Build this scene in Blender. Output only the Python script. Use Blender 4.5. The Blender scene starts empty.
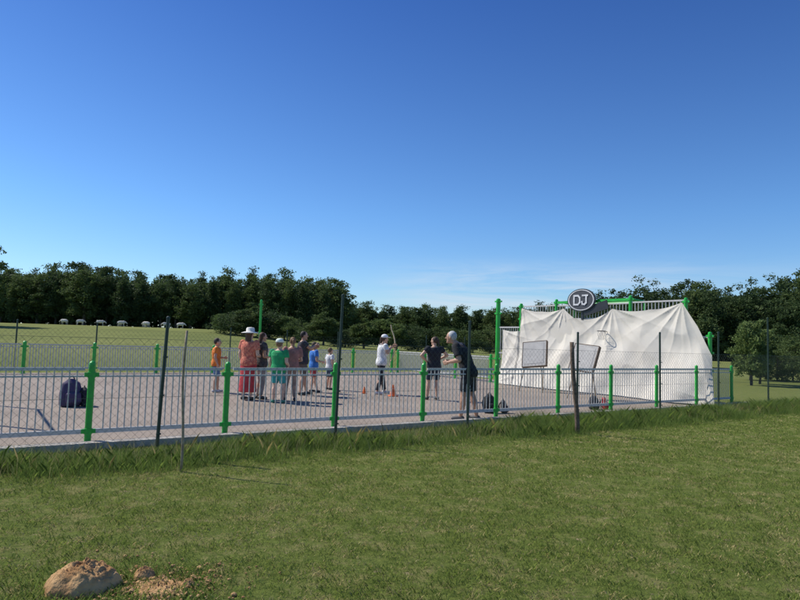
import bpy, math, random
import numpy as np
from mathutils import Vector, Matrix, noise as mnoise
random.seed(7); rng=np.random.default_rng(7)
scene=bpy.context.scene; col=scene.collection
scene.view_settings.view_transform='Standard'
try: scene.view_settings.look='None'
except Exception: pass
scene.view_settings.exposure=0

# ------------------------------------------------------------ frame of the court
ANG=math.radians(34.6); P0=Vector((-4.28,8.6,0))
DV=Vector((math.cos(ANG),math.sin(ANG),0)); NV=Vector((-math.sin(ANG),math.cos(ANG),0))
def F(s,w,z=0): return P0+DV*s+NV*w+Vector((0,0,z))
def smooth(t): t=min(1,max(0,t)); return t*t*(3-2*t)
def gz(x,y): return 3.0*smooth((y-45)/95)*smooth((-x-2)/40)

# ------------------------------------------------------------ materials
def new_mat(name):
    m=bpy.data.materials.new(name); m.use_nodes=True
    nt=m.node_tree; b=nt.nodes['Principled BSDF']; return m,nt,b
def mat(name,c,rough=.6,metal=0,c2=None,scale=8,bump=0,bscale=None,island=False,spec=None,transl=0,detail=6):
    m,nt,b=new_mat(name); N=nt.nodes; L=nt.links
    b.inputs['Roughness'].default_value=rough; b.inputs['Metallic'].default_value=metal
    if spec is not None: b.inputs['Specular IOR Level'].default_value=spec
    if c2 is None: c2=tuple(x*.78 for x in c)
    tc=N.new('ShaderNodeTexCoord'); nz=N.new('ShaderNodeTexNoise'); nz.inputs['Scale'].default_value=scale; nz.inputs['Detail'].default_value=detail
    L.new(tc.outputs['Object'],nz.inputs['Vector'])
    r=N.new('ShaderNodeValToRGB'); r.color_ramp.elements[0].position=.35; r.color_ramp.elements[1].position=.65
    r.color_ramp.elements[0].color=(*c2,1); r.color_ramp.elements[1].color=(*c,1)
    if island:
        g=N.new('ShaderNodeNewGeometry'); a=N.new('ShaderNodeMath'); a.operation='MULTIPLY_ADD'
        a.inputs[1].default_value=.55; L.new(g.outputs['Random Per Island'],a.inputs[0])
        s=N.new('ShaderNodeMath'); s.operation='MULTIPLY_ADD'; s.inputs[1].default_value=.9; s.inputs[2].default_value=-.22
        L.new(nz.outputs['Fac'],s.inputs[0]); L.new(s.outputs[0],a.inputs[2])
        oi=N.new('ShaderNodeObjectInfo'); q=N.new('ShaderNodeMath'); q.operation='MULTIPLY_ADD'; q.inputs[1].default_value=.3; 
        L.new(oi.outputs['Random'],q.inputs[0]); L.new(a.outputs[0],q.inputs[2]); L.new(q.outputs[0],r.inputs['Fac'])
        r.color_ramp.elements[0].position=.2; r.color_ramp.elements[1].position=1.0
    else: L.new(nz.outputs['Fac'],r.inputs['Fac'])
    L.new(r.outputs['Color'],b.inputs['Base Color'])
    if bump:
        n2=N.new('ShaderNodeTexNoise'); n2.inputs['Scale'].default_value=bscale or scale*4; n2.inputs['Detail'].default_value=8
        L.new(tc.outputs['Object'],n2.inputs['Vector']); bp=N.new('ShaderNodeBump'); bp.inputs['Strength'].default_value=bump
        bp.inputs['Distance'].default_value=.02
        L.new(n2.outputs['Fac'],bp.inputs['Height']); L.new(bp.outputs['Normal'],b.inputs['Normal'])
    if transl:
        t=N.new('ShaderNodeBsdfTranslucent'); L.new(r.outputs['Color'],t.inputs['Color'])
        mx=N.new('ShaderNodeMixShader'); mx.inputs[0].default_value=transl
        L.new(b.outputs[0],mx.inputs[1]); L.new(t.outputs[0],mx.inputs[2]); L.new(mx.outputs[0],N['Material Output'].inputs['Surface'])
    return m

M_green=mat('green_paint',(.03,.46,.06),.35,c2=(.02,.38,.045),scale=5)
M_galv=mat('galvanised_steel',(.62,.60,.57),.5,.08,c2=(.48,.47,.45),scale=30)
M_dkpost=mat('dark_green_post',(.02,.045,.03),.5)
M_wire=mat('dark_wire',(.09,.12,.10),.5,.2)
M_wood=mat('grey_wood',(.42,.34,.23),.85,c2=(.24,.18,.12),scale=25,bump=.4)
M_dwood=mat('dark_wood',(.20,.14,.10),.9,c2=(.09,.065,.045),scale=25,bump=.5)
M_black=mat('black_cloth',(.012,.012,.014),.9)
M_conc=mat('concrete',(.50,.46,.40),.9,c2=(.34,.31,.27),scale=4,bump=.3,bscale=60)

# ------------------------------------------------------------ mesh builder
class MB:
    def __init__(s): s.v=[]; s.f=[]
    def add(s,vs,fs):
        o=len(s.v); s.v+= [tuple(v) for v in vs]; s.f+=[tuple(i+o for i in f) for f in fs]
    def box(s,c,d,R=None):
        x,y,z=[k/2 for k in d]; vs=[Vector((a*x,b*y,e*z)) for a in(-1,1) for b in(-1,1) for e in(-1,1)]
        if R: vs=[R@v for v in vs]
        c=Vector(c); s.add([v+c for v in vs],[(0,1,3,2),(4,6,7,5),(0,4,5,1),(2,3,7,6),(0,2,6,4),(1,5,7,3)])
    def rings(s,rs,closed=True):
        n=len(rs[0]); vs=[v for r in rs for v in r]; fs=[]
        for i in range(len(rs)-1):
            for j in range(n):
                k=(j+1)%n; fs.append((i*n+j,i*n+k,(i+1)*n+k,(i+1)*n+j))
        if closed: fs.append(tuple(reversed(range(n)))); fs.append(tuple((len(rs)-1)*n+j for j in range(n)))
        s.add(vs,fs)
    def _fr(s,a):
        a=a.normalized(); t=Vector((1,0,0)) if abs(a.x)<.8 else Vector((0,1,0))
        u=a.cross(t).normalized(); return u,a.cross(u)
    def tube(s,p1,p2,r1,r2=None,n=8):
        p1=Vector(p1);p2=Vector(p2); r2=r1 if r2 is None else r2; u,w=s._fr(p2-p1)
        s.rings([[p+u*(r*math.cos(2*math.pi*j/n))+w*(r*math.sin(2*math.pi*j/n)) for j in range(n)] for p,r in((p1,r1),(p2,r2))])
    def cap(s,p1,r1,p2,r2,n=12,flat=False,flat1=False):
        p1=Vector(p1);p2=Vector(p2); a=(p2-p1).normalized(); u,w=s._fr(a); rs=[]
        def ring(p,r): return [p+u*(r*math.cos(2*math.pi*j/n))+w*(r*math.sin(2*math.pi*j/n)) for j in range(n)]
        if not flat1:
            for t in (80,55,25): rs.append(ring(p1-a*r1*math.sin(math.radians(t)),r1*math.cos(math.radians(t))))
        rs.append(ring(p1,r1)); rs.append(ring(p2,r2))
        if not flat:
            for t in (25,55,80): rs.append(ring(p2+a*r2*math.sin(math.radians(t)),r2*math.cos(math.radians(t))))
        s.rings(rs)
    def ell(s,c,r,n=14,m=9,R=None):
        c=Vector(c); rs=[]
        for i in range(m):
            t=math.pi*(i+.35)/(m-.3); z=-math.cos(t)*r[2]; k=math.sin(t)
            ring=[Vector((r[0]*k*math.cos(2*math.pi*j/n),r[1]*k*math.sin(2*math.pi*j/n),z)) for j in range(n)]
            if R: ring=[R@v for v in ring]
            rs.append([v+c for v in ring])
        s.rings(rs)
    def loft(s,secs,n=18):   # (cx,cy,cz,rx,ry)
        s.rings([[Vector((c[0]+c[3]*math.cos(2*math.pi*j/n),c[1]+c[4]*math.sin(2*math.pi*j/n),c[2])) for j in range(n)] for c in secs])
    def lathe(s,prof,n=20,c=(0,0,0)):
        s.loft([(c[0],c[1],c[2]+z,r,r) for r,z in prof],n)
    def mesh(s,name,m=None,smooth=False):
        me=bpy.data.meshes.new(name); me.from_pydata([tuple(v) for v in s.v],[],s.f); me.update()
        if m: me.materials.append(m)
        if smooth: me.polygons.foreach_set('use_smooth',[True]*len(me.polygons))
        return me
def link(name,data,parent=None,loc=(0,0,0),rot=(0,0,0),scale=None,**kw):
    o=bpy.data.objects.new(name,data); col.objects.link(o); o.location=loc; o.rotation_euler=rot
    if scale: o.scale=scale
    if parent: o.parent=parent
    for k,v in kw.items(): o[k]=v
    return o
def root(name,loc,rz=0,**kw):
    e=link(name,None,None,loc,(0,0,rz),**kw); e.empty_display_size=.3; return e
def remeshed(mb,name,m,vox,smooth=4,fac=.5):
    me=mb.mesh(name); o=bpy.data.objects.new('tmp',me); col.objects.link(o)
    r=o.modifiers.new('r','REMESH'); r.mode='VOXEL'; r.voxel_size=vox; r.use_smooth_shade=True
    if smooth:
        k=o.modifiers.new('s','SMOOTH'); k.iterations=smooth; k.factor=fac
    dg=bpy.context.evaluated_depsgraph_get(); dg.update()
    out=bpy.data.meshes.new_from_object(o.evaluated_get(dg)); out.name=name
    out.materials.clear(); out.materials.append(m)
    out.polygons.foreach_set('use_smooth',[True]*len(out.polygons))
    bpy.data.objects.remove(o); bpy.data.meshes.remove(me); return out
def np_mesh(name,V,Fc,m):   # V (n,3), Fc (k,c)
    me=bpy.data.meshes.new(name); k,c=Fc.shape
    me.vertices.add(len(V)); me.vertices.foreach_set('co',V.astype(np.float32).ravel())
    me.loops.add(k*c); me.loops.foreach_set('vertex_index',Fc.astype(np.int32).ravel())
    me.polygons.add(k); me.polygons.foreach_set('loop_start',np.arange(0,k*c,c,dtype=np.int32))
    me.update(calc_edges=True); me.validate(); me.materials.append(m); return me

# ------------------------------------------------------------ ground
def ground_mat():
    m,nt,b=new_mat('field_grass'); N=nt.nodes; L=nt.links; b.inputs['Roughness'].default_value=.95
    b.inputs['Specular IOR Level'].default_value=.1
    tc=N.new('ShaderNodeTexCoord')
    def nz(s,d=8,r=.6):
        n=N.new('ShaderNodeTexNoise'); n.inputs['Scale'].default_value=s; n.inputs['Detail'].default_value=d; n.inputs['Roughness'].default_value=r
        L.new(tc.outputs['Object'],n.inputs['Vector']); return n
    def ramp(src,a,ca,b_,cb):
        r=N.new('ShaderNodeValToRGB'); e=r.color_ramp.elements; e[0].position=a;e[1].position=b_; e[0].color=(*ca,1); e[1].color=(*cb,1)
        L.new(src.outputs['Fac'],r.inputs['Fac']); return r
    base=ramp(nz(16,10,.75),.35,(.08,.115,.022),.65,(.21,.255,.055))
    dry=ramp(nz(60,6,.7),.3,(.21,.20,.065),.7,(.40,.35,.15))
    soil=ramp(nz(90,5),.3,(.30,.22,.13),.7,(.54,.43,.28))
    md=ramp(nz(3.2,10,.8),.49,(0,0,0),.60,(.75,)*3)
    ms=ramp(nz(3.6,10,.8),.60,(0,0,0),.64,(.9,)*3)
    mx=N.new('ShaderNodeMixRGB'); L.new(md.outputs[0],mx.inputs[0]); L.new(base.outputs[0],mx.inputs[1]); L.new(dry.outputs[0],mx.inputs[2])
    m2=N.new('ShaderNodeMixRGB'); L.new(ms.outputs[0],m2.inputs[0]); L.new(mx.outputs[0],m2.inputs[1]); L.new(soil.outputs[0],m2.inputs[2])
    far=ramp(nz(.05,4),.35,(.14,.165,.045),.65,(.21,.225,.07))
    vl=N.new('ShaderNodeVectorMath'); vl.operation='LENGTH'; L.new(tc.outputs['Object'],vl.inputs[0])
    mr=N.new('ShaderNodeMapRange'); mr.inputs[1].default_value=18; mr.inputs[2].default_value=40; L.new(vl.outputs['Value'],mr.inputs[0])
    m3=N.new('ShaderNodeMixRGB'); L.new(mr.outputs[0],m3.inputs[0]); L.new(m2.outputs[0],m3.inputs[1]); L.new(far.outputs[0],m3.inputs[2])
    L.new(m3.outputs[0],b.inputs['Base Color'])
    bp=N.new('ShaderNodeBump'); bp.inputs['Strength'].default_value=1; bp.inputs['Distance'].default_value=.04
    L.new(nz(30,8,.75).outputs['Fac'],bp.inputs['Height']); L.new(bp.outputs[0],b.inputs['Normal'])
    return m
xs=[-900,-500,-300]+list(range(-200,41,8))+[100,300,900]; ys=[-200,0,30]+list(range(45,151,7))+[200,400,1400]
V=[(x,y,gz(x,y)) for x in xs for y in ys]; ny=len(ys)
Fc=[(i*ny+k,(i+1)*ny+k,(i+1)*ny+k+1,i*ny+k+1) for i in range(len(xs)-1) for k in range(ny-1)]
mb=MB(); mb.add(V,Fc)
link('ground',mb.mesh('ground',ground_mat(),True),kind='structure')

# court surface
mc,nt,b=new_mat('court_surface'); N=nt.nodes; L=nt.links; b.inputs['Roughness'].default_value=.9
tc=N.new('ShaderNodeTexCoord')
n1=N.new('ShaderNodeTexNoise'); n1.inputs['Scale'].default_value=.5; n1.inputs['Detail'].default_value=9; n1.inputs['Roughness'].default_value=.7
n2=N.new('ShaderNodeTexNoise'); n2.inputs['Scale'].default_value=70; n2.inputs['Detail'].default_value=4
for n in(n1,n2): L.new(tc.outputs['Object'],n.inputs['Vector'])
r1=N.new('ShaderNodeValToRGB'); r1.color_ramp.elements[0].position=.35; r1.color_ramp.elements[1].position=.65
r1.color_ramp.elements[0].color=(.25,.20,.155,1); r1.color_ramp.elements[1].color=(.36,.29,.23,1)
r2=N.new('ShaderNodeValToRGB'); r2.color_ramp.elements[0].position=.3; r2.color_ramp.elements[1].position=.7
r2.color_ramp.elements[0].color=(.6,.6,.6,1); r2.color_ramp.elements[1].color=(1.2,1.2,1.2,1)
L.new(n1.outputs['Fac'],r1.inputs[0]); L.new(n2.outputs['Fac'],r2.inputs[0])
mx=N.new('ShaderNodeMixRGB'); mx.blend_type='MULTIPLY'; mx.inputs[0].default_value=1
L.new(r1.outputs[0],mx.inputs[1]); L.new(r2.outputs[0],mx.inputs[2]); L.new(mx.outputs[0],b.inputs['Base Color'])
bp=N.new('ShaderNodeBump'); bp.inputs['Strength'].default_value=.4; bp.inputs['Distance'].default_value=.01
L.new(n2.outputs['Fac'],bp.inputs['Height']); L.new(bp.outputs[0],b.inputs['Normal'])
mb=MB(); mb.add([F(-2.3,-.1,.02),F(17.9,-.1,.02),F(17.9,16.9,.02),F(-2.3,16.9,.02)],[(0,1,2,3)])
link('court_pavement',mb.mesh('court',mc),kind='structure')
mb=MB(); R=Matrix.Rotation(ANG,3,'Z')
mb.box(F(7.8,-.2,.045),(20.4,.18,.11),R); link('kerb',mb.mesh('kerb',M_conc),kind='structure')
M_line=mat('faded_line_paint',(.5,.46,.41),.8,c2=(.3,.26,.22),scale=6)
mb=MB()
for w in(1.2,15.4): mb.add([F(-1.6,w,.024),F(16,w,.024),F(16,w+.05,.024),F(-1.6,w+.05,.024)],[(0,1,2,3)])
mb.add([F(7.2,1.25,.024),F(7.25,1.25,.024),F(7.25,15.4,.024),F(7.2,15.4,.024)],[(0,1,2,3)])
link('court_marking',mb.mesh('court_marking',M_line),kind='structure')

# ------------------------------------------------------------ railing
def post_mesh(h,r=.05,collars=(.2,.98)):
    mb=MB(); mb.lathe([(r*1.8,0),(r*1.8,.012),(r,.014),(r,h-.05),(r*.9,h-.02),(r*.5,h),(.004,h+.006)],14)
    for z in collars:
        mb.lathe([(r*1.04,z-.04),(r*1.22,z-.038),(r*1.22,z+.038),(r*1.04,z+.04)],14)
        mb.box((0,0,z),(r*4.1,r*.8,.06))
    return mb.mesh('post',M_green,False)
def panel_mesh(L,z0=.2,z1=1.06,sp=.09,extra=True,r=.012,nm='railing_panel'):
    mb=MB(); a=.09
    for z,h in ((z1,.042),(z0,.06))+(((z1-.1,.024),) if extra else ()): mb.box((L/2,0,z),(L-2*a,.03,h))
    k=int((L-2*a)/sp)
    for i in range(1,k): 
        x=a+(L-2*a)*i/k; mb.tube((x,0,z0+.01),(x,0,z1-.01),r,n=6)
    return mb.mesh(nm,M_galv)
def railing(label,s0,w0,rz,step,n,hp=1.17,pr=.045,br=.0095):
    e=root('court_railing',F(s0,w0,.02),rz,label=label,category='railing',group='low railings around the court')
    pm=post_mesh(hp,pr); pn=panel_mesh(step,r=br)
    for i in range(n+1): link('post',pm,e,(i*step,0,0))
    for i in range(n): link('railing_panel',pn,e,(i*step,0,0))
    return e
railing('galvanised bar railing with bright green posts along the court edge',-1.937,0,ANG,1.937,10)
railing('galvanised bar railing with green posts across the court by the meadow',-2.2,16.5,ANG,2.3,8,pr=.062,br=.018)

# ------------------------------------------------------------ end walls (tall goal fronts)
def tall_panel(x0,x1,z0,z1,sp=.12,r=.015):
    mb=MB(); L=x1-x0
    for z in(z0,z1,(z0+z1)/2): mb.box((x0+L/2,0,z),(L-.1,.04,.05))
    k=int((L-.1)/sp)
    for i in range(k+1):
        x=x0+.05+(L-.1)*i/k; mb.tube((x,0,z0),(x,0,z1),r,n=6)
    return mb.mesh('bar_panel',M_galv)
def end_wall(s,w,label,full=True):
    e=root('goal_wall',F(s,w,.02),ANG+math.pi/2,label=label,category='sports goal wall',group='goal walls at the court ends')
    for x,h,r in ((0,2.15,.055),(.75,3.2,.055),(2.68,3.35,.06),(5.85,3.35,.06),(7.66,3.25,.065),(8.97,3.5,.09)):
        if not full and x not in(2.68,5.85): h=1.17
        if not full: r=.04
        link('post',post_mesh(h,r,(h-.12,h-.62,1.0) if h>2 else (.98,.2)),e,(x,0,0))
    hi=3.12 if full else 1.1
    for a,b_,z0,z1 in ((0,.75,.2,2.0 if full else 1.1),(.75,2.68,.2,hi),(2.68,5.85,2.1,3.1),(5.85,7.66,.2,hi),(7.66,8.97,.2,2.3 if full else 1.1)):
        if not full and z0>1: continue
        link('bar_panel',tall_panel(a,b_,z0,z1),e)
    mb=MB(); t=.09 if full else .04
    mb.box((4.265,0,3.22),(3.06,t,t))
    if full:
        mb.box((4.265,0,2.03),(3.06,t*.8,t*.8))
        for x in(2.75,5.78):
            mb.tube((x,-.04,3.25),(x,-.9,3.2),.035); mb.tube((x,-.9,3.2),(x,-.9,0),.035)
        mb.tube((2.75,-.9,3.2),(5.78,-.9,3.2),.035)
    link('green_frame',mb.mesh('green_frame',M_green),e)
    return e
wall=end_wall(16.5,.15,'tall green and galvanised goal wall behind the hanging white sheet')
end_wall(-1.95,1.2,'open green goal frame with low bar panels at the court end',False)
railing('galvanised bar railing continuing the court end beyond the goal wall',16.5,9.5,ANG+math.pi/2,2.3,3,pr=.06,br=.018)

# backboard disc, hoop
M_disc=mat('backboard_dark',(.03,.032,.038),.4); M_white=mat('pale_print',(.72,.73,.75),.6); M_grey=mat('grey_board',(.07,.073,.085),.5); M_net=mat('net_rope',(.5,.49,.46),.9)
bbx,bbz=4.56,3.26
e=root('basketball_backboard',wall.matrix_basis@Vector((bbx,.16,0)),ANG+math.pi/2,label='dark round backboard with pale rim and lettering above the sheet',category='backboard')
def ring_at(r,y,n=36): return [Vector((r*math.cos(2*math.pi*j/n),y,bbz+r*.66*math.sin(2*math.pi*j/n))) for j in range(n)]
def disc(r,y0,y1):
    mb=MB(); mb.rings([ring_at(r,y0),ring_at(r,y1)]); return mb
link('board',disc(.62,0,.03).mesh('board',M_disc),e)
mb=MB(); mb.rings([ring_at(.565,.032),ring_at(.565,.05),ring_at(.525,.05),ring_at(.525,.032)],False); link('board_rim',mb.mesh('board_rim',M_white),e)
link('board_face',disc(.51,.034,.04).mesh('board_face',M_grey),e)
# angular D J built from strokes (mirrored so they read from the court)
mb=MB(); th=.06
def st(i,xa,za,xb,zb):
    y=.05+.0012*i
    a=Vector((-xa,y,bbz+za)); b_=Vector((-xb,y,bbz+zb)); c=(a+b_)/2; d=b_-a; L_=d.length+th*.8
    mb.box(c,(L_,.014,th),Matrix.Rotation(-math.atan2(d.z,d.x),3,'Y'))
for i,p in enumerate((((-.30,-.16),(-.30,.16)),((-.30,.16),(-.12,.16)),((-.12,.16),(-.04,.08)),((-.04,.08),(-.04,-.08)),((-.04,-.08),(-.12,-.16)),((-.12,-.16),(-.30,-.16)),
          ((.08,.16),(.30,.16)),((.24,.14),(.24,-.10)),((.24,-.10),(.17,-.16)),((.17,-.16),(.08,-.15)),((.08,-.15),(.06,-.06)))):
    st(i,*p[0],*p[1])
link('lettering',mb.mesh('lettering',M_white),e)
mb=MB(); mb.box((-.6,-.02,bbz-.3),(1.0,.03,.3),Matrix.Rotation(.25,3,'Y')); mb.box((0,-.06,bbz-.35),(.08,.06,.7)); link('bracket',mb.mesh('bracket',M_disc),e)
e=root('basketball_hoop',wall.matrix_basis@Vector((3.55,.36,0)),ANG+math.pi/2,label='small dark basketball hoop with net in front of the sheet',category='basketball hoop')
mb=MB(); hz=2.15; n=24
for j in range(n):
    a=2*math.pi*j/n; c=2*math.pi*(j+1)/n
    mb.tube((.14*math.cos(a),.14*math.sin(a),hz),(.14*math.cos(c),.14*math.sin(c),hz),.012,n=6)
mb.tube((-.05,-.13,hz),(-.05,-.34,hz-.02),.01); mb.tube((.05,-.13,hz),(.05,-.34,hz-.02),.01)
link('ring',mb.mesh('ring',M_disc),e)
mb=MB(); K=9; rows=[(.135,hz),(.13,hz-.1),(.11,hz-.2),(.09,hz-.3)]
for k in range(3):
    for j in range(K):
        a=2*math.pi*(j+.5*k)/K
        for dd in(-.5,.5):
            c=a+dd*2*math.pi/K; (r0,z0),(r1_,z1)=rows[k],rows[k+1]
            mb.tube((r0*math.cos(a),r0*math.sin(a),z0),(r1_*math.cos(c),r1_*math.sin(c),z1),.0025,n=4)
link('net',mb.mesh('net',M_net),e)

# ------------------------------------------------------------ white sheet
M_sheet=mat('white_canvas',(.80,.745,.65),.9,c2=(.74,.685,.59),scale=1.2,bump=.15,bscale=7,transl=.16)
att=[(-.12,1.45),(.3,2.3),(.8,3.05),(1.9,2.86),(3.3,2.92),(3.95,2.62),(4.9,2.62),(5.4,2.98),(6.5,2.9),(7.52,3.06),(7.58,2.15),(8.5,2.2)]
X0,X1=att[0][0],att[-1][0]
def top_at(x):
    for (a,za),(b_,zb) in zip(att,att[1:]):
        if a<=x<=b_:
            t=(x-a)/(b_-a); return za+(zb-za)*t-.42*(b_-a)*.5*t*(1-t)*(1 if a>.5 else .2)
    return att[-1][1]
NX,NZ=380,110; V=[];Fc=[]
def crease(q): # sharp ridge profile
    q=q-math.floor(q); return 1-abs(2*q-1)**.55
for i in range(NX+1):
    u=i/NX; xt=X0+(X1-X0)*u
    zt=top_at(min(max(xt,X0),X1))
    for k in range(NZ+1):
        v=k/NZ; x=xt+(v**1.3)*(-.3*(1-u)**3-.1*u**3); z=zt*(1-v)+.04*v
        d0=0
        for m_,(ax,az) in enumerate(((.8,3.05),(3.3,2.95),(5.4,3.0),(7.5,3.05),(8.5,2.2),(8.4,.1),(-.4,.1))):
            dx=x-ax; dz=az-z; ang=math.atan2(dx,dz); rr=math.hypot(dx,dz)
            wob=.35*mnoise.noise(Vector((rr*.8,m_*3.1,2)))
            d0+=.075*(crease((ang+wob*.3)*2.3+m_*.37)-.5)*math.exp(-rr*.75)*min(1,rr*1.6)
        nn=mnoise.noise(Vector((x*.5+z*.35,z*.35,3)))*.42+mnoise.noise(Vector((x*1.6+z*.9,z*.5,7)))*.09
        rid=abs(mnoise.noise(Vector((x*1.3-z*.8,z*.7+x*.2,11))))
        y=.13+.5*v**2.0+d0+nn*(.2+.8*v)*min(1,v*4+.05)+.07*math.sin(x*1.5)*v-.09*rid*min(1,v*3)
        if x>7.6: y+=.06
        V.append((x,max(y,.1+.015*nn),z))
for i in range(NX):
    for k in range(NZ):
        a=i*(NZ+1)+k; Fc.append((a,a+1,a+NZ+2,a+NZ+1))
me=bpy.data.meshes.new('sheet'); me.from_pydata(V,[],Fc); me.materials.append(M_sheet); me.polygons.foreach_set('use_smooth',[True]*len(me.polygons))
link('hanging_sheet',me,None,wall.location,(0,0,ANG+math.pi/2),label='large white canvas sheet draped over the goal wall',category='sheet')

# ------------------------------------------------------------ wire fences
def mesh_panel(L,h,pitch=.1,r=.0013,nm='wire_mesh'):
    mb=MB()
    k=int((L+h)/pitch)
    for i in range(k+1):
        c=-h+i*pitch
        a=max(0,-c); b_=min(h,L-c)
        if b_>a+.01:
            mb.tube((c+a,0,a),(c+b_,0,b_),r,n=3); mb.tube((L-c-a,.002,a),(L-c-b_,.002,b_),r,n=3)
    for z in(.02,h*.5,h): mb.tube((0,-.004,z),(L,-.004,z),.002,n=4)
    return mb.mesh(nm,M_wire)
e=root('wire_fence',F(0,-1.1),ANG,label='dark green chain link fence on thin posts in tall grass',category='fence',group='wire fences round the court')
ps=[(-2.3,1.9,0),(.66,1.82,.03),(3.3,2.3,.02),(6.0,2.0,0),(9.0,1.9,0),(11.98,2.0,-.01),(14.6,2.1,0),(17.3,2.6,0),(20.3,2.3,.01),(23.5,2.3,0)]
for i,(s,h,t) in enumerate(ps):
    mb=MB(); mb.tube((0,0,-.05),(t*h,0,h),.024,.022,8); mb.lathe([(.026,h-.01),(.022,h+.01),(.005,h+.02)],8,(t*h,0,0)); 
    for z in(.3,.8,1.3): mb.box((t*z,-.03,z),(.06,.02,.02))
    link('post',mb.mesh('post',M_dkpost),e,(s,0,0))
    if i<len(ps)-1: link('wire_mesh',mesh_panel(ps[i+1][0]-s,1.5),e,(s,-.03,.03))
e=root('wire_fence',F(-6,20.5),ANG-.02,label='thin wire fence with dark posts along the meadow',category='fence',group='wire fences round the court')
pm=None
for i in range(12):
    if pm is None:
        mb=MB(); mb.tube((0,0,-.05),(0,0,2.0),.03,.03,8); mb.lathe([(.032,1.99),(.025,2.02),(.005,2.03)],8); pm=mb.mesh('post',M_dkpost); wm=mesh_panel(3,1.7,.2,.003)
    link('post',pm,e,(i*3,0,0)); 
    if i<11: link('wire_mesh',wm,e,(i*3,0,.03))
def wpost(loc,h,r,tilt,m,label):
    mb=MB(); rs=[]
    for i in range(9):
        t=i/8; p=Vector((tilt[0]*t+.012*math.sin(t*7),tilt[1]*t+.01*math.cos(t*5),h*t-.03)); q=r*(1-.15*t)
        rs.append([p+Vector((q*math.cos(a*.6283)*(1+.1*math.sin(a*2.1+t)),q*math.sin(a*.6283),0)) for a in range(10)])
    mb.rings(rs); link('fence_stake',mb.mesh('stake',m,True),None,loc,label=label,category='wooden stake')
wpost((-2.5,7.25,0),1.68,.016,(-.03,.02,0),M_wood,'thin pale wooden stake standing before the wire fence')
wpost((3.36,11.4,0),1.72,.045,(-.14,0,0),M_dwood,'leaning dark weathered wooden post in long grass')
mb=MB(); mb.lathe([(.2,0),(.2,.02),(.05,.03),(.05,3.15),(.04,3.2),(.01,3.22)],14); mb.box((0,0,3.0),(.17,.07,.07)); mb.box((0,0,1),(.2,.08,.06))
link('goal_pole',mb.mesh('goal_pole',M_green),None,(-6.05,26.6,.02),label='tall bright green steel pole by the meadow railing',category='pole')

# ------------------------------------------------------------ grass blades
def blades(x,y,h,w,lean,m,name):
    n=len(x); a=rng.uniform(0,2*np.pi,n); bx,by=np.cos(a)*w/2,np.sin(a)*w/2
    la=rng.uniform(0,2*np.pi,n); lx,ly=np.cos(la)*lean*h,np.sin(la)*lean*h
    z=np.zeros(n)
    V=np.stack([np.stack([x-bx,y-by,z],1),np.stack([x+bx,y+by,z],1),
        np.stack([x+bx*.8+lx*.35,y+by*.8+ly*.35,z+h*.6],1),np.stack([x+lx,y+ly,z+h],1),np.stack([x-bx*.8+lx*.35,y-by*.8+ly*.35,z+h*.6],1)],1).reshape(-1,3)
    i=np.arange(n)*5
    Fc=np.stack([i,i+1,i+2,i+3,i+4],1)
    return np_mesh(name,V,Fc,m)
M_gr=mat('grass_blades',(.32,.38,.085),.8,c2=(.11,.17,.032),scale=2.2,island=True,spec=.2,transl=.42)
M_dry=mat('dry_blades',(.60,.51,.26),.9,c2=(.36,.31,.12),scale=3,island=True,spec=.1,transl=.3)
M_verge=mat('verge_grass',(.25,.34,.08),.8,c2=(.07,.135,.028),scale=2,island=True,spec=.2,transl=.42)
def sample(n,d0,d1,p):
    D=(rng.uniform(0,1,n)*(d1**p-d0**p)+d0**p)**(1/p)
    X=rng.uniform(-1,1,n)*(D*.78+1.0); return X,D
X,Y=sample(600000,3.0,24,.7)
w=(X-P0.x)*NV.x+(Y-P0.y)*NV.y
G=rng.uniform(0,1,(400,400))
def vnoise(x,y,f):
    u=x*f+200; v=y*f+20; i=np.floor(u).astype(int); j=np.floor(v).astype(int); a=u-i; b_=v-j; a=a*a*(3-2*a); b_=b_*b_*(3-2*b_)
    g=lambda p,q: G[p%400,q%400]
    return (g(i,j)*(1-a)+g(i+1,j)*a)*(1-b_)+(g(i,j+1)*(1-a)+g(i+1,j+1)*a)*b_
cl=.2*vnoise(X,Y,1.4)+.4*vnoise(X+31,Y,5.3)+.4*vnoise(X,Y+11,13)
dens=np.clip((cl-.2)*3.2,0.12,1)
keep=(w<-.25)&(rng.uniform(0,1,len(X))<dens)
X,Y,cl=X[keep],Y[keep],cl[keep]; D=Y
h=rng.uniform(.010,.034,len(X))*(.5+1.0*cl); wd=rng.uniform(.003,.0055,len(X))*np.maximum(1,D/6.)
dv=.25*vnoise(X+77,Y,1.1)+.4*vnoise(X+7,Y,4.7)+.35*vnoise(X+7,Y,12)
dry=rng.uniform(0,1,len(X))<np.clip((dv-.47)*2.4,.05,.7)
link('mown_grass',blades(X[~dry],Y[~dry],h[~dry],wd[~dry],.9,M_gr,'mown_grass'),kind='stuff',label='short mown green grass blades',category='grass')
link('dry_grass',blades(X[dry],Y[dry],h[dry]*.8,wd[dry],1.3,M_dry,'dry_grass'),kind='stuff',label='dry straw coloured grass blades',category='grass')
n=300000; s=rng.uniform(-6,27,n); ww=-1.15+rng.normal(0,.42,n)-.4*rng.uniform(0,1,n)
cl=.45*vnoise(s,ww*1.5,.8)+.35*vnoise(s+40,ww*1.5,2.6)+.3*vnoise(s+9,ww,7); k=(rng.uniform(0,1,n)<np.clip((cl-.3)*2.8,.08,1))&(ww<-.32)
s,ww,cl=s[k],ww[k],cl[k]
x=P0.x+DV.x*s+NV.x*ww; y=P0.y+DV.y*s+NV.y*ww
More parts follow.
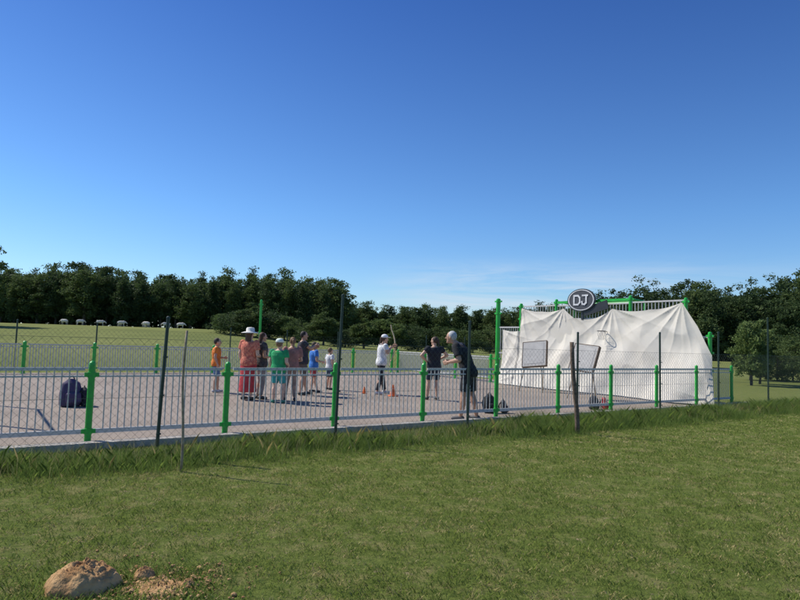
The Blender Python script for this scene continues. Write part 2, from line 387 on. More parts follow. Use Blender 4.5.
h=rng.uniform(.03,.24,len(s))*(.1+1.25*cl)*np.clip(1.25-np.abs(ww+1.15)*.8,.15,1.2)
h*=np.where(s>7,1.4,1)
link('verge_grass',blades(x,y,h,rng.uniform(.002,.0045,len(s)),.7,M_verge,'verge_grass'),kind='stuff',label='long unmown grass under the wire fence',category='grass')
n=9000; s=rng.uniform(-6,27,n); ww=-1.2+rng.normal(0,.33,n)
link('straw_grass',blades(P0.x+DV.x*s+NV.x*ww,P0.y+DV.y*s+NV.y*ww,rng.uniform(.08,.3,n),np.full(n,.0035),.5,M_dry,'straw'),kind='stuff',label='dry seed stalks in the verge',category='grass')
n=2200; a=rng.uniform(0,6.28,n); q=np.abs(rng.normal(.27,.12,n))
cx=np.where(rng.uniform(0,1,n)<.4,-1.9,-1.48)
link('tuft_grass',blades(cx+q*1.2*np.cos(a),3.95+q*np.sin(a),rng.uniform(.02,.06,n),np.full(n,.004),.7,M_verge,'tuft'),kind='stuff',label='grass tufts growing round the dug soil',category='grass')

# ------------------------------------------------------------ dirt mounds
M_soil=mat('dry_soil',(.56,.36,.18),.95,c2=(.30,.17,.08),scale=9,bump=1,bscale=30,spec=.05)
def mound(loc,r,h,seed,label,sh=8,rough=.3):
    V=[];Fc=[];n=90;m=36
    for i in range(m+1):
        t=i/m
        for j in range(n):
            a=2*math.pi*j/n; p=Vector((math.cos(a)*t,math.sin(a)*t,seed))
            rr=r*t*(1+.26*mnoise.noise(Vector((math.cos(a),math.sin(a),seed))*1.6))
            z=h*(1-t**2.4)**.7 if t<1 else 0
            z*=1+.3*mnoise.noise(p*2.5)
            z+=h*rough*(abs(mnoise.noise(p*sh))+.5*mnoise.noise(p*17)+.35*mnoise.noise(p*34))*(1-t**3)
            V.append((rr*math.cos(a),rr*.75*math.sin(a),max(z,-.02) if t<1 else -.03))
    for i in range(m):
        for j in range(n):
            Fc.append((i*n+j,i*n+(j+1)%n,(i+1)*n+(j+1)%n,(i+1)*n+j))
    me=bpy.data.meshes.new('mound'); me.from_pydata(V,[],Fc); me.materials.append(M_soil); me.polygons.foreach_set('use_smooth',[True]*len(me.polygons))
    link('dirt_mound',me,None,loc,label=label,category='dirt mound',group='heaps of dug soil')
mound((-1.93,3.93,0),.22,.145,1.3,'rounded golden brown clod of dry earth on the grass',5,.24)
mound((-1.62,4.12,0),.08,.06,6.4,'small brown clod of dry earth on the grass',5,.3)
mound((-1.45,3.95,0),.17,.025,4.1,'low crumbled patch of loose earth in the grass',9,.9)
mound((-1.3,4.02,0),.05,.035,2.2,'small brown clod of dry earth on the grass',5,.3)
mb=MB()
for i in range(1300):
    a=random.uniform(0,6.28); r=abs(random.gauss(0,.2)); c=(-1.5+r*math.cos(a)*1.4,3.98+r*math.sin(a)*1.1,.01); q=random.uniform(.003,.012)+(.012 if random.random()<.06 else 0)
    mb.ell(c,(q,q*.8,q*.7),6,4)
link('soil_crumbs',mb.mesh('crumbs',M_soil),kind='stuff',label='crumbs of dry soil round the mounds',category='soil')

# ------------------------------------------------------------ trees
def leafcloud(C,size):
    n=len(C); a=rng.normal(size=(n,3)); a/=np.linalg.norm(a,axis=1)[:,None]
    b_=rng.normal(size=(n,3)); b_-=a*(a*b_).sum(1)[:,None]; b_/=np.linalg.norm(b_,axis=1)[:,None]
    s=(size*rng.uniform(.6,1.3,n))[:,None]
    V=np.stack([C-a*s,C-b_*s*.55,C+a*s,C+b_*s*.55],1).reshape(-1,3); i=np.arange(n)*4
    return V,np.stack([i,i+1,i+2,i+3],1)
def leafmat(nm,c,c2): return mat(nm,c,.75,c2=c2,scale=.25,island=True,spec=.25,transl=.36,detail=3)
LM=[leafmat('foliage_dark',(.085,.13,.044),(.032,.058,.02)),leafmat('foliage_mid',(.13,.18,.055),(.048,.08,.024)),leafmat('foliage_light',(.19,.25,.08),(.08,.13,.035))]
M_bark=mat('bark',(.12,.095,.07),.95,c2=(.05,.04,.03),scale=6,bump=.6)
def tree_mesh(kind,h,lm,ncl=120,per=80,ls=.2):
    if kind=='broad': R=(.27*h,.27*h,.44*h); cz=.54*h
    elif kind=='poplar': R=(.15*h,.15*h,.5*h); cz=.52*h
    elif kind=='conifer': R=(.22*h,.22*h,.5*h); cz=.5*h
    else: R=(.6*h,.6*h,.48*h); cz=.42*h
    pts=[]
    for i in range(ncl):
        d=rng.normal(size=3); d/=np.linalg.norm(d); q=rng.uniform(.15,1)**.5*rng.uniform(.75,1.2)
        p=np.array([d[0]*R[0]*q,d[1]*R[1]*q,d[2]*R[2]*min(q,1.05)])
        if kind=='conifer':
            t=(p[2]/R[2]+1)/2; p[:2]*=(1.25-1.1*t)
        cr=(.07 if kind!='bush' else .13)*h*rng.uniform(.5,1.4)
        c=rng.normal(size=(per,3)); c/=np.linalg.norm(c,axis=1)[:,None]; c*=cr*rng.uniform(.3,1.25,per)[:,None]; c[:,2]*=.8
        pts.append(c+p+np.array([0,0,cz]))
    C=np.concatenate(pts); C=C[C[:,2]>.02*h]
    V,Fq=leafcloud(C,ls); crown=np_mesh('crown',V,Fq,lm)
    mb=MB(); mb.tube((0,0,-.1),(.02*h,0,.35*h),.022*h,.015*h,8); mb.tube((.02*h,0,.35*h),(0,.01*h,.8*h),.015*h,.004*h,7)
    for i in range(7):
        a=i*2.4; z=h*(.25+.07*i); mb.tube((.01*h,0,z),(math.cos(a)*R[0]*.7,math.sin(a)*R[0]*.7,z+.14*h),.008*h,.002*h,5)
    return mb.mesh('trunk',M_bark),crown
TV={}
TV['L']=[tree_mesh('broad',15,LM[0],140,80,.24),tree_mesh('broad',15,LM[1],140,80,.24),tree_mesh('conifer',15,LM[0],120,80,.24),tree_mesh('poplar',15,LM[1],110,80,.24),tree_mesh('poplar',15,LM[0],120,80,.24),tree_mesh('broad',15,LM[1],140,75,.24)]
TV['R']=[tree_mesh('broad',10,LM[1],130,90,.15),tree_mesh('broad',10,LM[0],130,90,.15),tree_mesh('poplar',10,LM[0],110,80,.15),tree_mesh('broad',10,LM[0],120,90,.15)]
TV['B']=[tree_mesh('bush',4,LM[1],110,90,.085),tree_mesh('bush',4,LM[0],110,90,.085),tree_mesh('broad',4,LM[1],110,100,.08),tree_mesh('broad',4,LM[2],100,100,.075)]
def tree(x,y,h,key,base,label,cat='tree',name='tree',group='trees of the wood beyond the meadow',wide=1,vi=None):
    t,c=TV[key][vi if vi is not None else random.randrange(len(TV[key]))]; k=h/base
    e=root(name,(x,y,gz(x,y)),random.uniform(0,6.28),label=label,category=cat,group=group)
    e.scale=(k*wide,k*wide,k)
    link('trunk',t,e); link('crown',c,e); return e
LW='tall dark green woodland tree at the meadow edge'
for row,(yy,hm) in enumerate(((148,.84),(156,.95),(164,1.0))):
    x=-150+row*1.5
    while x<-15.5:
        px=400+x/yy*610; hh=14.6+.6*math.sin(px*.028)+random.uniform(-1.5,1.5)
        if px>240: hh+=1.0
        if 85<px<110: hh+=1.6
        tree(x,yy+random.uniform(-3,3),hh*hm,'L',15,LW,wide=random.uniform(.95,1.25)); x+=random.uniform(3.6,5.2)
for row,(yy,hm) in enumerate(((205,.9),(215,1.0))):
    x=-24
    while x<95:
        tree(x,yy+random.uniform(-4,4),(14.6+random.uniform(-1.0,1.0)+(1.2 if x>40 else 0))*hm,'L',15,'distant green woodland tree',wide=1.3); x+=random.uniform(5.5,7.5)
for row,(yy,hm) in enumerate(((104,.8),(110,.93),(116,1.0))):
    x=33+row
    while x<108:
        tree(x,yy+random.uniform(-3,3)-(x-40)*.1,(12.0+.115*(x-36)+random.uniform(-1.4,1.4))*hm,'R',10,'green broadleaf tree in the tree line',wide=1.1); x+=random.uniform(3.8,5.2)
BL='rounded green bush in the meadow hedge'
x=-33
while x<70:
    tree(x,112+random.uniform(-3,3)-.1*x,random.uniform(3.6,6.2),'B',4,BL,'bush','bush','bushes in the hedge line',wide=random.uniform(1.1,1.8)); x+=random.uniform(2.6,4.0)
x=25
while x<58:
    tree(x,58+random.uniform(-4,4),random.uniform(3.4,5.4),'B',4,BL,'bush','bush','bushes in the hedge line',wide=random.uniform(1,1.4)); x+=random.uniform(2.0,3.2)
x=20.5
while x<35:
    tree(x,36+random.uniform(-1.5,1.5)-.25*(x-21),random.uniform(2.0,3.3),'B',4,'dense leafy bush beyond the wire fence','bush','bush','bushes in the hedge line',wide=random.uniform(.9,1.3)); x+=random.uniform(1.2,2.0)
tree(17.3,30,3.3,'B',4,'loose light green bush beside the court','bush','bush','bushes in the hedge line',vi=3,wide=.95)
tree(18.6,31.5,2.7,'B',4,'low green bush beside the court','bush','bush','bushes in the hedge line',vi=2,wide=1.0)
tree(-72,104,15.5,'L',15,'tall dark tree standing nearer in the meadow',vi=1)
def band(x0,x1,y0,y1,hf,n,sz):
    X=rng.uniform(x0,x1,n); Y=rng.uniform(y0,y1,n); H=np.array([hf(a) for a in X]); Z=rng.uniform(0,1,n)**.9*H+np.array([gz(a,b) for a,b in zip(X,Y)])
    return leafcloud(np.stack([X,Y,Z],1),sz)
parts=[band(-170,-16,150,166,lambda a:11.4+1.0*math.sin(a*.5),52000,.5),band(-30,120,208,218,lambda a:11.2+1.0*math.sin(a*.4),26000,.7),
       band(31,130,104,118,lambda a:8.4+.07*(a-30)+.8*math.sin(a*.6),44000,.36)]
V=[];Q=[];o=0
for a,b_ in parts: V.append(a); Q.append(b_+o); o+=len(a)
link('woodland',np_mesh('woodland',np.concatenate(V),np.concatenate(Q),LM[0]),kind='stuff',label='dense dark interior of the wood',category='woodland')

# cows
M_cow=mat('cream_hide',(.72,.68,.60),.9)
mb=MB(); mb.ell((0,0,1.02),(.85,.33,.38)); mb.ell((.55,0,1.05),(.4,.3,.38)); mb.cap((.8,0,1.15),.2,(1.15,0,1.0),.13); mb.cap((1.15,0,.98),.13,(1.42,0,.72),.08)
for x in(-.62,.6):
    for y in(-.2,.2):
        k=-.08 if x<0 else .0
        mb.cap((x,y,.85),.14,(x-k*.5,y,.5),.075); mb.cap((x-k*.5,y,.5),.07,(x+k,y,.28),.05); mb.cap((x+k,y,.28),.05,(x+k*.6,y,.04),.055)
mb.cap((-.85,0,1.25),.035,(-.98,0,.6),.03); mb.cap((1.1,.13,1.12),.05,(1.12,.26,1.1),.02); mb.cap((1.1,-.13,1.12),.05,(1.12,-.26,1.1),.02)
cm=remeshed(mb,'cow',M_cow,.045)
for x,y,r in((-74.5,136,3.0),(-69.5,133,.9),(-66.6,136,.4),(-63.5,139,2.2),(-61,134,.2),(-57,137,1.4),(-55,133,2.9),(-52.5,138,3.6),(-48,134,.0)):
    link('cow',cm,None,(x,y,gz(x,y)),(0,0,r),(.9,.9,.9),label='cream white cow grazing in the meadow',category='cow',group='cows grazing in the meadow')

# ------------------------------------------------------------ people
M_eye=mat('eye',(.05,.03,.02),.2); M_lip=mat('lip',(.35,.12,.1),.5)
def skin(c): return mat('skin',c,.55,c2=tuple(v*.88 for v in c),scale=12)
SK=[skin((.62,.37,.25)),skin((.52,.30,.20)),skin((.68,.44,.32))]
def vlerp(a,b,t): return Vector(a)*(1-t)+Vector(b)*t
def person(loc,yaw,H,label,pose={},sk=0,top=(.5,.5,.5),top2=None,sleeve=.55,bottom='trousers',bcol=(.05,.05,.06),hair='short',hcol=(.05,.03,.02),hat=None,hatc=(.8,.8,.8),shoe=(.05,.05,.05),child=False,build=1.0,lean=0.,headyaw=0.):
    S=H/1.75; B=build
    J=dict(hipL=(-.085,0,.92),hipR=(.085,0,.92),knL=(-.10,.03,.50),knR=(.10,.03,.50),anL=(-.11,-.02,.085),anR=(.11,-.02,.085),
           elL=(-.25,-.03,1.14),elR=(.25,-.03,1.14),wrL=(-.25,.06,.90),wrR=(.25,.06,.90),head=(0,.02,1.625))
    def off(z): return lean*max(0,(z-.95))/.55
    J['shL']=(-.175*B,off(1.42),1.42); J['shR']=(.175*B,off(1.42),1.42); J['head']=(0,.02+off(1.63)*1.15,1.625-abs(lean)*.16)
    for k in('elL','elR','wrL','wrR'):
        a=J[k]; J[k]=(a[0]*(.9+.1*B),a[1]+off(a[2]) if k[0]=='e' else a[1]+off(1.14),a[2])
    J.update(pose); J={k:Vector(v)*S for k,v in J.items()}
    def rings(e,z0,z1,neck=False):
        base=[(.84,.15,.105),(.90,.17,.12),(.97,.165,.118),(1.08,.14,.10),(1.2,.152,.11),(1.31,.168,.118),(1.40,.165,.10),(1.455,.10,.075),(1.49,.06,.06)]
        out=[(0,off(z)*S,z*S,(rx*B+e)*S,(ry*B+e)*S) for z,rx,ry in base if z0<=z<=z1]
        return out
    mb=MB()
    mb.loft(rings(0,.8,1.5))
    for sd in('L','R'):
        sx=-1 if sd=='L' else 1
        h_,k_,a_=J['hip'+sd],J['kn'+sd],J['an'+sd]
        mb.cap(h_,.088*S*B,k_,.058*S); c=vlerp(k_,a_,.3)+Vector((0,-.012*S,0)); mb.cap(k_,.055*S,c,.056*S*B); mb.cap(c,.056*S*B,a_,.037*S)
        mb.cap(a_+Vector((0,-.025,-.035))*S,.038*S,a_+Vector((sx*.012,.14,-.055))*S,.028*S)
        sh,el,wr=J['sh'+sd],J['el'+sd],J['wr'+sd]
        mb.cap(sh,.056*S,el,.038*S*B); mb.cap(el,.038*S*B,vlerp(el,wr,.3),.040*S*B); mb.cap(vlerp(el,wr,.3),.039*S*B,wr,.026*S)
        d=(wr-el).normalized(); sdv=d.cross(Vector((sx,0,.01))).normalized(); nv=d.cross(sdv).normalized()
        if nv.x*sx>0: nv=-nv
        for q in(-.6,-.2,.2,.6):
            mb.cap(wr+sdv*.02*q*S,.018*S,wr+(d*.085+sdv*.055*q)*S,.015*S,8)
        for q,l in((-.75,.062),(-.25,.08),(.25,.085),(.75,.075)):
            p=wr+(d*.085+sdv*.048*q)*S; p2=p+(d*l*.5+nv*.012)*S; p3=p2+(d*l*.4+nv*.035)*S
            mb.cap(p,.0105*S,p2,.0095*S,8); mb.cap(p2,.0095*S,p3,.008*S,8)
        t0=wr+(d*.03+sdv*.03)*S; t1=t0+(d*.035+sdv*.03+nv*.015)*S; mb.cap(t0,.014*S,t1,.011*S,8); mb.cap(t1,.011*S,t1+(d*.03+nv*.015)*S,.009*S,8)
    hd=J['head']; hs=S*(1.13 if child else 1.0); RH=Matrix.Rotation(headyaw,3,'Z')
    def HP(x,y,z): return hd+RH@(Vector((x,y,z))*hs)
    mb.cap(Vector((0,off(1.45)*S,1.44*S)),.056*S,hd-Vector((0,.015,.05))*hs,.052*S)
    mb.ell(hd+Vector((0,0,.012*hs)),(.076*hs,.093*hs,.108*hs),R=RH); mb.ell(HP(0,.022,-.055),(.054*hs,.062*hs,.06*hs),R=RH)
    mb.cap(HP(0,.088,.015),.009*hs,HP(0,.108,-.02),.015*hs,8); mb.ell(HP(0,.07,-.095),(.025*hs,.022*hs,.02*hs))
    for sx in(-1,1): mb.ell(HP(sx*.078,-.005,-.005),(.012*hs,.02*hs,.03*hs),8,6,R=RH)
    body=link('person',remeshed(mb,'person',SK[sk],.0085 if S>.85 else .0075,3),None,loc,(0,0,yaw),label=label,category='person',group='people at the archery session')
    for sx in(-1,1):
        m2=MB(); m2.ell(HP(sx*.031,.083,.012),(.013*hs,.009*hs,.009*hs),8,6); link('eye',m2.mesh('eye',M_eye,True),body)
    m2=MB(); m2.ell(HP(0,.083,-.055),(.025*hs,.008*hs,.008*hs),8,5); link('mouth',m2.mesh('mouth',M_lip,True),body)
    cl=lambda nm,c,c2=None,sc=10: mat(nm,c,.9,c2=c2 or tuple(v*.7 for v in c),scale=sc,bump=.2,bscale=25)
    m2=MB(); e=.026; m2.loft(rings(e,.84 if bottom!='dress' else 1.0,1.46))
    if sleeve>0:
        for sd in('L','R'):
            sh,el,wr=J['sh'+sd],J['el'+sd],J['wr'+sd]
            if sleeve<=1: m2.cap(sh,.078*S,vlerp(sh,el,sleeve),.07*S*B,flat=True)
            else: m2.cap(sh,.075*S,el,.055*S); m2.cap(el,.055*S,vlerp(el,wr,sleeve-1),.042*S,flat=True)
    link('shirt',remeshed(m2,'shirt',cl('shirt_cloth',top,top2,18 if top2 else 10),.012,2),body)
    m2=MB()
    if bottom in('trousers','shorts'):
        m2.loft(rings(.014,.84,1.0))
        for sd in('L','R'):
            h_,k_,a_=J['hip'+sd],J['kn'+sd],J['an'+sd]
            if bottom=='shorts': m2.cap(h_,.1*S*B,vlerp(h_,k_,.88),.082*S*(.6+.4*B),flat=True)
            else: m2.cap(h_,.1*S*B,k_,.074*S); m2.cap(k_,.074*S,vlerp(k_,a_,.92),.058*S,flat=True)
        nm=bottom
    else:
        z0=.2 if bottom=='long_skirt' else .55
        m2.loft([(0,0,z0*S,.23*S,.20*S),(0,0,(z0+.02)*S,.235*S,.205*S),(0,0,.6*S,.205*S,.17*S),(0,0,.84*S,.19*S*B,.15*S),(0,0,.95*S,.185*S*B,.137*S),(0,0,1.06*S,.165*S*B,.12*S)],24); nm='skirt'
    link(nm,remeshed(m2,nm,cl(nm+'_cloth',bcol),.010,2),body)
    for sd in('L','R'):
        a_=J['an'+sd]; sx=-1 if sd=='L' else 1; m2=MB()
        m2.cap(a_+Vector((0,-.03,-.036))*S,.046*S,a_+Vector((sx*.012,.15,-.05))*S,.035*S)
        me=m2.mesh('shoe',mat('shoe_leather',shoe,.6),True)
        for v in me.vertices:
            v.co.z=max(v.co.z,a_.z-.083*S)
        link('shoe',me,body)
    hm=mat('hair_strands',hcol,.7,c2=tuple(v*.5 for v in hcol),scale=60)
    m2=MB(); m2.ell(HP(0,-.024,.03),(.087*hs,.094*hs,.103*hs),R=RH)
    if hair=='long': m2.loft([( *(HP(0,-.10,-.33)[:3]),.05*hs,.022*hs),( *(HP(0,-.095,-.25)[:3]),.085*hs,.035*hs),(*(HP(0,-.08,-.1)[:3]),.09*hs,.05*hs),(*(HP(0,-.05,.04)[:3]),.08*hs,.06*hs)])
    if hair=='tail': m2.cap(HP(0,-.12,.04),.03*hs,HP(0,-.16,-.16),.018*hs)
    link('hair',remeshed(m2,'hair',hm,.012,2),body)
    if hat:
        m2=MB(); c=HP(0,-.01,.065)
        if hat=='sun': m2.lathe([(.225*hs,-.03),(.23*hs,-.026),(.15*hs,.0),(.105*hs,.008),(.102*hs,.085),(.08*hs,.11),(.01,.118)],24,c)
        else:
            m2.lathe([(.1*hs,-.015),(.102*hs,.01),(.092*hs,.05),(.06*hs,.08),(.01,.09)],20,c)
            v=HP(0,.12,.062); m2.ell(v,(.075*hs,.075*hs,.008*hs),14,5)
        link('hat',m2.mesh('hat',mat('hat_cloth',hatc,.9),True),body)
    return body
r=math.radians; Z=.024
person((-5.1,17.2,Z),r(-75),1.50,'child in orange t-shirt and blue shorts standing on the court',dict(wrL=(-.12,.24,1.12),elL=(-.24,.02,1.12),knL=(-.11,.07,.5),anL=(-.12,.08,.085)),top=(.9,.25,.04),bottom='shorts',bcol=(.14,.24,.42),child=True,shoe=(.5,.5,.5),build=1.1)
person((-3.75,15.4,Z),r(-25),1.76,'woman in white sun hat, orange red top and long skirt',dict(wrR=(.18,.22,1.08),elR=(.27,.0,1.12)),sk=2,top=(.74,.27,.16),top2=(.46,.09,.07),sleeve=.6,bottom='long_skirt',bcol=(.58,.05,.06),hair='long',hcol=(.10,.05,.025),hat='sun',hatc=(.85,.82,.75),build=1.2)
person((-3.5,15.7,Z),r(-60),1.70,'woman with long brown hair in dark top and patterned trousers',dict(wrL=(-.1,.25,1.15),elL=(-.24,.0,1.13),wrR=(.1,.25,1.13),elR=(.25,0,1.12)),sk=1,top=(.04,.04,.045),top2=(.12,.10,.10),sleeve=.5,bcol=(.38,.34,.33),hair='long',hcol=(.09,.04,.02),build=1.15)
person((-2.9,14.9,Z),r(-20),1.52,'child in green t-shirt, white and green cap and teal shorts',dict(wrR=(.2,.2,1.05),elR=(.27,-.03,1.13),knR=(.12,.08,.5),anR=(.13,.06,.085)),sk=2,top=(.02,.38,.13),bottom='shorts',bcol=(.04,.36,.36),child=True,hair='short',hcol=(.25,.15,.07),hat='cap',hatc=(.78,.85,.75),shoe=(.05,.3,.2),build=1.25)
person((-2.68,15.5,Z),r(20),1.60,'woman in muted rose top and beige trousers standing in the group',dict(wrR=(.15,.24,1.1),elR=(.26,.02,1.12),knL=(-.12,.09,.5),anL=(-.15,.1,.085)),sk=0,top=(.40,.19,.16),sleeve=.7,bcol=(.46,.30,.24),hair='tail',hcol=(.24,.13,.06),build=1.12)
person((-2.68,17.2,Z),r(-80),1.78,'man in dark shirt and brown shorts with arms raised',dict(elR=(.2,.2,1.28),wrR=(.02,.36,1.38),elL=(-.2,.2,1.25),wrL=(-.04,.36,1.32),knL=(-.13,.1,.5),anL=(-.16,.14,.085)),sk=1,top=(.05,.045,.06),bottom='shorts',bcol=(.18,.13,.10),hcol=(.03,.02,.015),build=1.25)
person((-2.5,18.2,Z),r(-60),1.47,'child in blue t-shirt and red shorts on the court',dict(wrR=(.2,.22,1.08),elR=(.27,.0,1.12),anR=(.15,.1,.085)),top=(.06,.24,.7),bottom='shorts',bcol=(.45,.06,.06),child=True,hcol=(.10,.06,.03),build=1.15)
person((-2.15,19.3,Z),r(-50),1.3,'small child in white t-shirt and dark shorts',top=(.8,.8,.79),bottom='shorts',bcol=(.05,.07,.12),child=True,hcol=(.2,.12,.06),build=1.1)
archer=person((-.50,18.3,Z),r(-68),1.76,'woman in white shirt and cap holding up a bow',dict(elL=(-.22,.2,1.28),wrL=(-.10,.38,1.40),elR=(.25,.1,1.22),wrR=(.05,.26,1.36),knL=(-.14,.10,.5),anL=(-.15,.18,.085),knR=(.12,-.04,.5),anR=(.14,-.16,.085)),sk=0,top=(.85,.85,.83),sleeve=.6,bcol=(.03,.03,.035),hair='tail',hcol=(.10,.05,.03),hat='cap',hatc=(.85,.85,.85),shoe=(.7,.7,.7),lean=.05,build=1.12)
person((1.0,17.0,Z),r(20),1.74,'woman in black top and shorts with both elbows out',dict(elL=(-.40,-.04,1.22),wrL=(-.19,.07,1.05),elR=(.40,.0,1.24),wrR=(.17,.12,1.10),knL=(-.13,.05,.5),anL=(-.17,.04,.085)),sk=0,top=(.02,.02,.028),sleeve=.45,bottom='shorts',bcol=(.025,.03,.05),hair='tail',hcol=(.07,.04,.025),build=1.12,headyaw=.6)
person((1.48,12.72,Z),r(72),1.87,'grey haired man in black polo shirt and shorts leaning forward',dict(elR=(.29,.16,1.16),wrR=(.12,.42,1.12),elL=(-.29,.14,1.16),wrL=(-.13,.40,1.10),knL=(-.12,.08,.5),anL=(-.13,.12,.085),knR=(.12,-.04,.5),anR=(.13,-.14,.085)),sk=1,top=(.016,.016,.02),sleeve=.75,bottom='shorts',bcol=(.024,.024,.028),hcol=(.6,.6,.6),lean=.25,build=1.25,shoe=(.08,.08,.09))
hb=archer.matrix_basis@(Vector((-.10,.46,1.44))*(1.76/1.75))
M_bow=mat('pale_bow_wood',(.74,.60,.38),.4)
e=root('bow',hb,r(-68),label='pale wooden recurve bow held upright by the archer',category='bow')
mb=MB(); pts=[]
for i in range(-14,15):
    t=i/14; y=-.22*t*t+.10*max(0,abs(t)-.78)*6*.5; pts.append(Vector((0,.0+y,t*.62)))
for a,b_ in zip(pts,pts[1:]):
    k=abs((a.z+b_.z)/2)/.62; mb.tube(a,b_,.024*(1-.4*k),.024*(1-.4*k),8)
link('limb',mb.mesh('limb',M_bow,True),e)
mb=MB(); mb.cap((0,0,-.07),.027,(0,0,.07),.026); link('grip',mb.mesh('grip',M_dwood,True),e)
mb=MB(); mb.tube(pts[0],pts[-1],.002,n=4); link('bowstring',mb.mesh('bowstring',M_black),e)

# ------------------------------------------------------------ targets
M_butt=mat('target_foam',(.52,.50,.46),.9,c2=(.44,.42,.39),scale=20,bump=.3); M_paper=mat('target_paper',(.54,.52,.48),.9,c2=(.46,.44,.41),scale=5)
def target(loc,rz,wd,zc,label,roll):
    e=root('archery_target',loc,rz,label=label,category='archery target',group='archery targets on stands')
    R=Matrix.Rotation(.34,3,'X')@Matrix.Rotation(roll,3,'Y')
    mb=MB(); mb.box((0,0,zc),(wd,.12,wd*1.05),R); me=mb.mesh('butt',M_butt); link('butt',me,e)
    mb=MB(); 
    for a,b_ in(((-1,0),(.022,wd*1.1)),((1,0),(.022,wd*1.1))): mb.box(Vector((0,0,zc))+R@Vector((a[0]*(wd/2+.013),0,0)),(b_[0],.13,b_[1]),R)
    for k in(-1,1): mb.box(Vector((0,0,zc))+R@Vector((0,0,k*(wd*.525+.013))),(wd,.125,.022),R)
    link('frame',mb.mesh('frame',M_dwood),e)
    mb=MB(); mb.box(Vector((0,0,zc))+R@Vector((0,.064,0)),(wd*.8,.004,wd*.85),R); link('target_face',mb.mesh('target_face',M_paper),e)
    for x0,y0,x1,y1 in((-.34,.32,-.2,-.2),(.34,.32,.2,-.2),(0,-.8,0,-.3)):
        mb=MB(); mb.tube((x0*wd*1.5,y0,0),(x1*wd*1.5,y1,zc+wd*.5),.02,.017,6); link('leg',mb.mesh('leg',M_wood),e)
target((4.75,21.3,Z),ANG+math.pi/2+.35,.84,1.28,'pale square archery target tilted back on wooden legs',.12)
target((5.75,18.9,Z),ANG+math.pi/2+.2,.78,1.24,'grey square archery target tilted back on wooden legs',-.1)

# ------------------------------------------------------------ cones, bags
M_or=mat('orange_plastic',(.9,.2,.04),.45); M_wb=mat('white_band',(.75,.75,.75),.5)
def cone(loc,h):
    e=root('traffic_cone',loc,.3,label='small orange plastic cone on the court',category='cone',group='cones on the court')
    mb=MB(); mb.box((0,0,.012),(h*.75,h*.75,.024)); mb.lathe([(h*.28,.026),(h*.26,.04),(h*.07,h),(h*.03,h+.004)],16); link('cone_body',mb.mesh('cone_body',M_or),e)
    mb=MB(); 
    mb.rings([[Vector((q*math.cos(a*.3927),q*math.sin(a*.3927),z)) for a in range(16)] for q,z in((h*.185,h*.45),(h*.14,h*.68))],False); link('band',mb.mesh('band',M_wb),e)
cone((-.12,17.7,Z),.32); cone((-.98,18.3,Z),.2)
def bag(loc,rz,s,c,label,tilt=.1):
    e=root('backpack',loc,rz,label=label,category='backpack',group='bags left on the court'); m=mat('bag_cloth',c,.8,scale=6,bump=.4)
    mb=MB(); mb.loft([(0,0,.0,.15*s,.09*s),(0,0,.03*s,.2*s,.13*s),(0,.01,.25*s,.2*s,.13*s),(0,.03,.42*s,.15*s,.1*s),(0,.04,.5*s,.05*s,.04*s)]); link('sack',remeshed(mb,'sack',m,.015*s,3),e)
    mb=MB(); mb.loft([(0,-.12*s,.05*s,.12*s,.04*s),(0,-.14*s,.1*s,.14*s,.06*s),(0,-.13*s,.24*s,.13*s,.05*s),(0,-.11*s,.27*s,.09*s,.03*s)]); link('pocket',remeshed(mb,'pocket',m,.012*s,2),e)
    mb=MB(); 
    for x in(-.1,.1):
        q=[Vector((x*s,(.12+.09*math.sin(t*math.pi))*s,(.42-.36*t)*s)) for t in [i/8 for i in range(9)]]
        for a,b_ in zip(q,q[1:]): mb.tube(a,b_,.016*s,n=6)
    q=[Vector((.05*s*math.cos(t*math.pi),.03,(.48+.06*math.sin(t*math.pi))*s)) for t in [i/6 for i in range(7)]]
    for a,b_ in zip(q,q[1:]): mb.tube(a,b_,.01*s,n=6)
    link('strap',mb.mesh('strap',M_black),e)
bag((2.15,14.2,Z),.5,.85,(.015,.015,.018),'black backpack lying by the railing')
bag((2.5,14.3,Z),1.3,.6,(.05,.05,.06),'dark grey backpack beside the railing')
bag((5.05,15.75,Z),.2,.7,(.03,.03,.04),'dark backpack by the railing')
bag((5.4,15.95,Z),1.4,.6,(.45,.05,.05),'red backpack by the railing')
bag((-6.85,12.95,Z),.8,1.15,(.07,.05,.12),'dark purple backpack standing on the court')
bag((-6.62,13.1,Z),2.2,.8,(.02,.02,.03),'black backpack leaning beside the purple one')

# ------------------------------------------------------------ light and sky
el=r(48); az=Vector((-.94,.34)).normalized()
sunv=Vector((az.x*math.cos(el),az.y*math.cos(el),math.sin(el)))
sd=bpy.data.lights.new('sun','SUN'); sd.energy=5.0; sd.angle=r(.5); sd.color=(1,.95,.85)
so=bpy.data.objects.new('sun',sd); col.objects.link(so); so.rotation_euler=sunv.to_track_quat('Z','Y').to_euler()
W=bpy.data.worlds.new('World'); scene.world=W; W.use_nodes=True; nt=W.node_tree; N=nt.nodes; L=nt.links
bg=N['Background']; bg.inputs['Strength'].default_value=.145
sk=N.new('ShaderNodeTexSky'); sk.sky_type='NISHITA'; sk.sun_disc=False; sk.sun_elevation=el; sk.sun_rotation=math.atan2(az.x,az.y)
sk.air_density=1.0; sk.dust_density=.25; sk.ozone_density=3.0
tc=N.new('ShaderNodeTexCoord')
sp=N.new('ShaderNodeSeparateXYZ'); L.new(tc.outputs['Generated'],sp.inputs[0])
gr=N.new('ShaderNodeValToRGB'); e_=gr.color_ramp.elements; e_[0].position=.0; e_[0].color=(.68,.82,.95,1); e_[1].position=.55; e_[1].color=(.22,.42,.80,1)
e2=gr.color_ramp.elements.new(.2); e2.color=(.48,.73,1.0,1)
L.new(sp.outputs['Z'],gr.inputs[0])
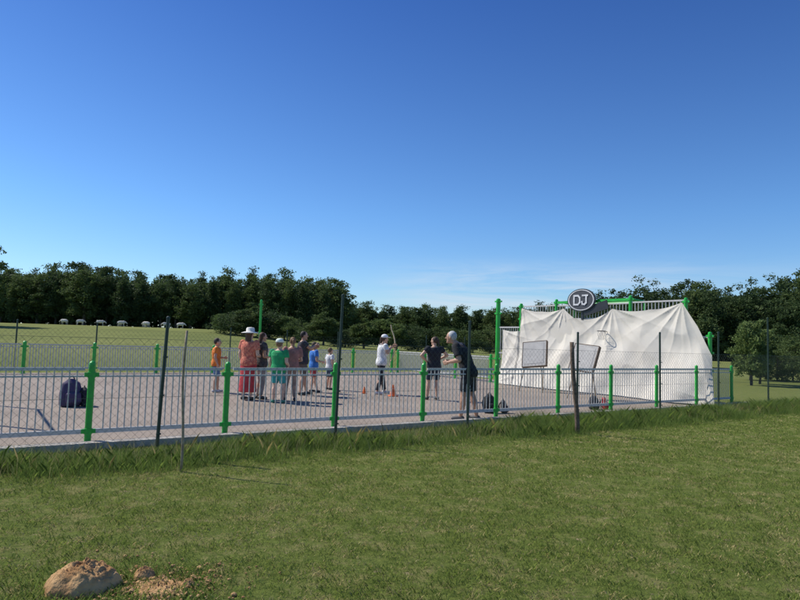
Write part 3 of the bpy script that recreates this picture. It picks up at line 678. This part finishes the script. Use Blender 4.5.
hs=N.new('ShaderNodeMixRGB'); hs.blend_type='MULTIPLY'; hs.inputs[0].default_value=1
L.new(sk.outputs[0],hs.inputs[1]); L.new(gr.outputs[0],hs.inputs[2])
mp=N.new('ShaderNodeMapping'); mp.inputs['Scale'].default_value=(2.2,2.2,20); mp.inputs['Location'].default_value=(.3,.2,.4)
nz=N.new('ShaderNodeTexNoise'); nz.inputs['Scale'].default_value=2.0; nz.inputs['Detail'].default_value=10; nz.inputs['Roughness'].default_value=.65; nz.inputs['Distortion'].default_value=.7
L.new(tc.outputs['Generated'],mp.inputs[0]); L.new(mp.outputs[0],nz.inputs['Vector'])
rp=N.new('ShaderNodeValToRGB'); rp.color_ramp.elements[0].position=.38; rp.color_ramp.elements[1].position=.66; L.new(nz.outputs['Fac'],rp.inputs[0])
def mr(src,a,b_,c,d):
    m=N.new('ShaderNodeMapRange'); m.interpolation_type='SMOOTHSTEP'; m.inputs[1].default_value=a; m.inputs[2].default_value=b_; m.inputs[3].default_value=c; m.inputs[4].default_value=d; L.new(src,m.inputs[0]); return m.outputs[0]
def mul(a,b_):
    m=N.new('ShaderNodeMath'); m.operation='MULTIPLY'; L.new(a,m.inputs[0]); L.new(b_,m.inputs[1]); return m.outputs[0]
f=mul(mul(mr(sp.outputs['Z'],.03,.07,0,1),mr(sp.outputs['Z'],.08,.15,1,0)),mul(mul(mr(sp.outputs['X'],-.08,.12,0,1),mr(sp.outputs['X'],.32,.52,1,.25)),rp.outputs[0]))
m5=N.new('ShaderNodeMath'); m5.operation='MULTIPLY'; m5.inputs[1].default_value=.8; L.new(f,m5.inputs[0])
mx=N.new('ShaderNodeMixRGB'); mx.inputs[2].default_value=(4.8,5.3,6.0,1); L.new(m5.outputs[0],mx.inputs[0]); L.new(hs.outputs[0],mx.inputs[1])
L.new(mx.outputs[0],bg.inputs['Color'])

# ------------------------------------------------------------ camera
cd=bpy.data.cameras.new('camera'); cd.sensor_width=36; cd.lens=27.45; cd.clip_end=3000; cd.clip_start=.05
co=bpy.data.objects.new('camera',cd); col.objects.link(co)
Rm=Matrix.Rotation(math.radians(90+3.89),4,'X')@Matrix.Rotation(math.radians(1.8),4,'Z')
co.matrix_world=Matrix.Translation((0,0,1.6))@Rm
scene.camera=co
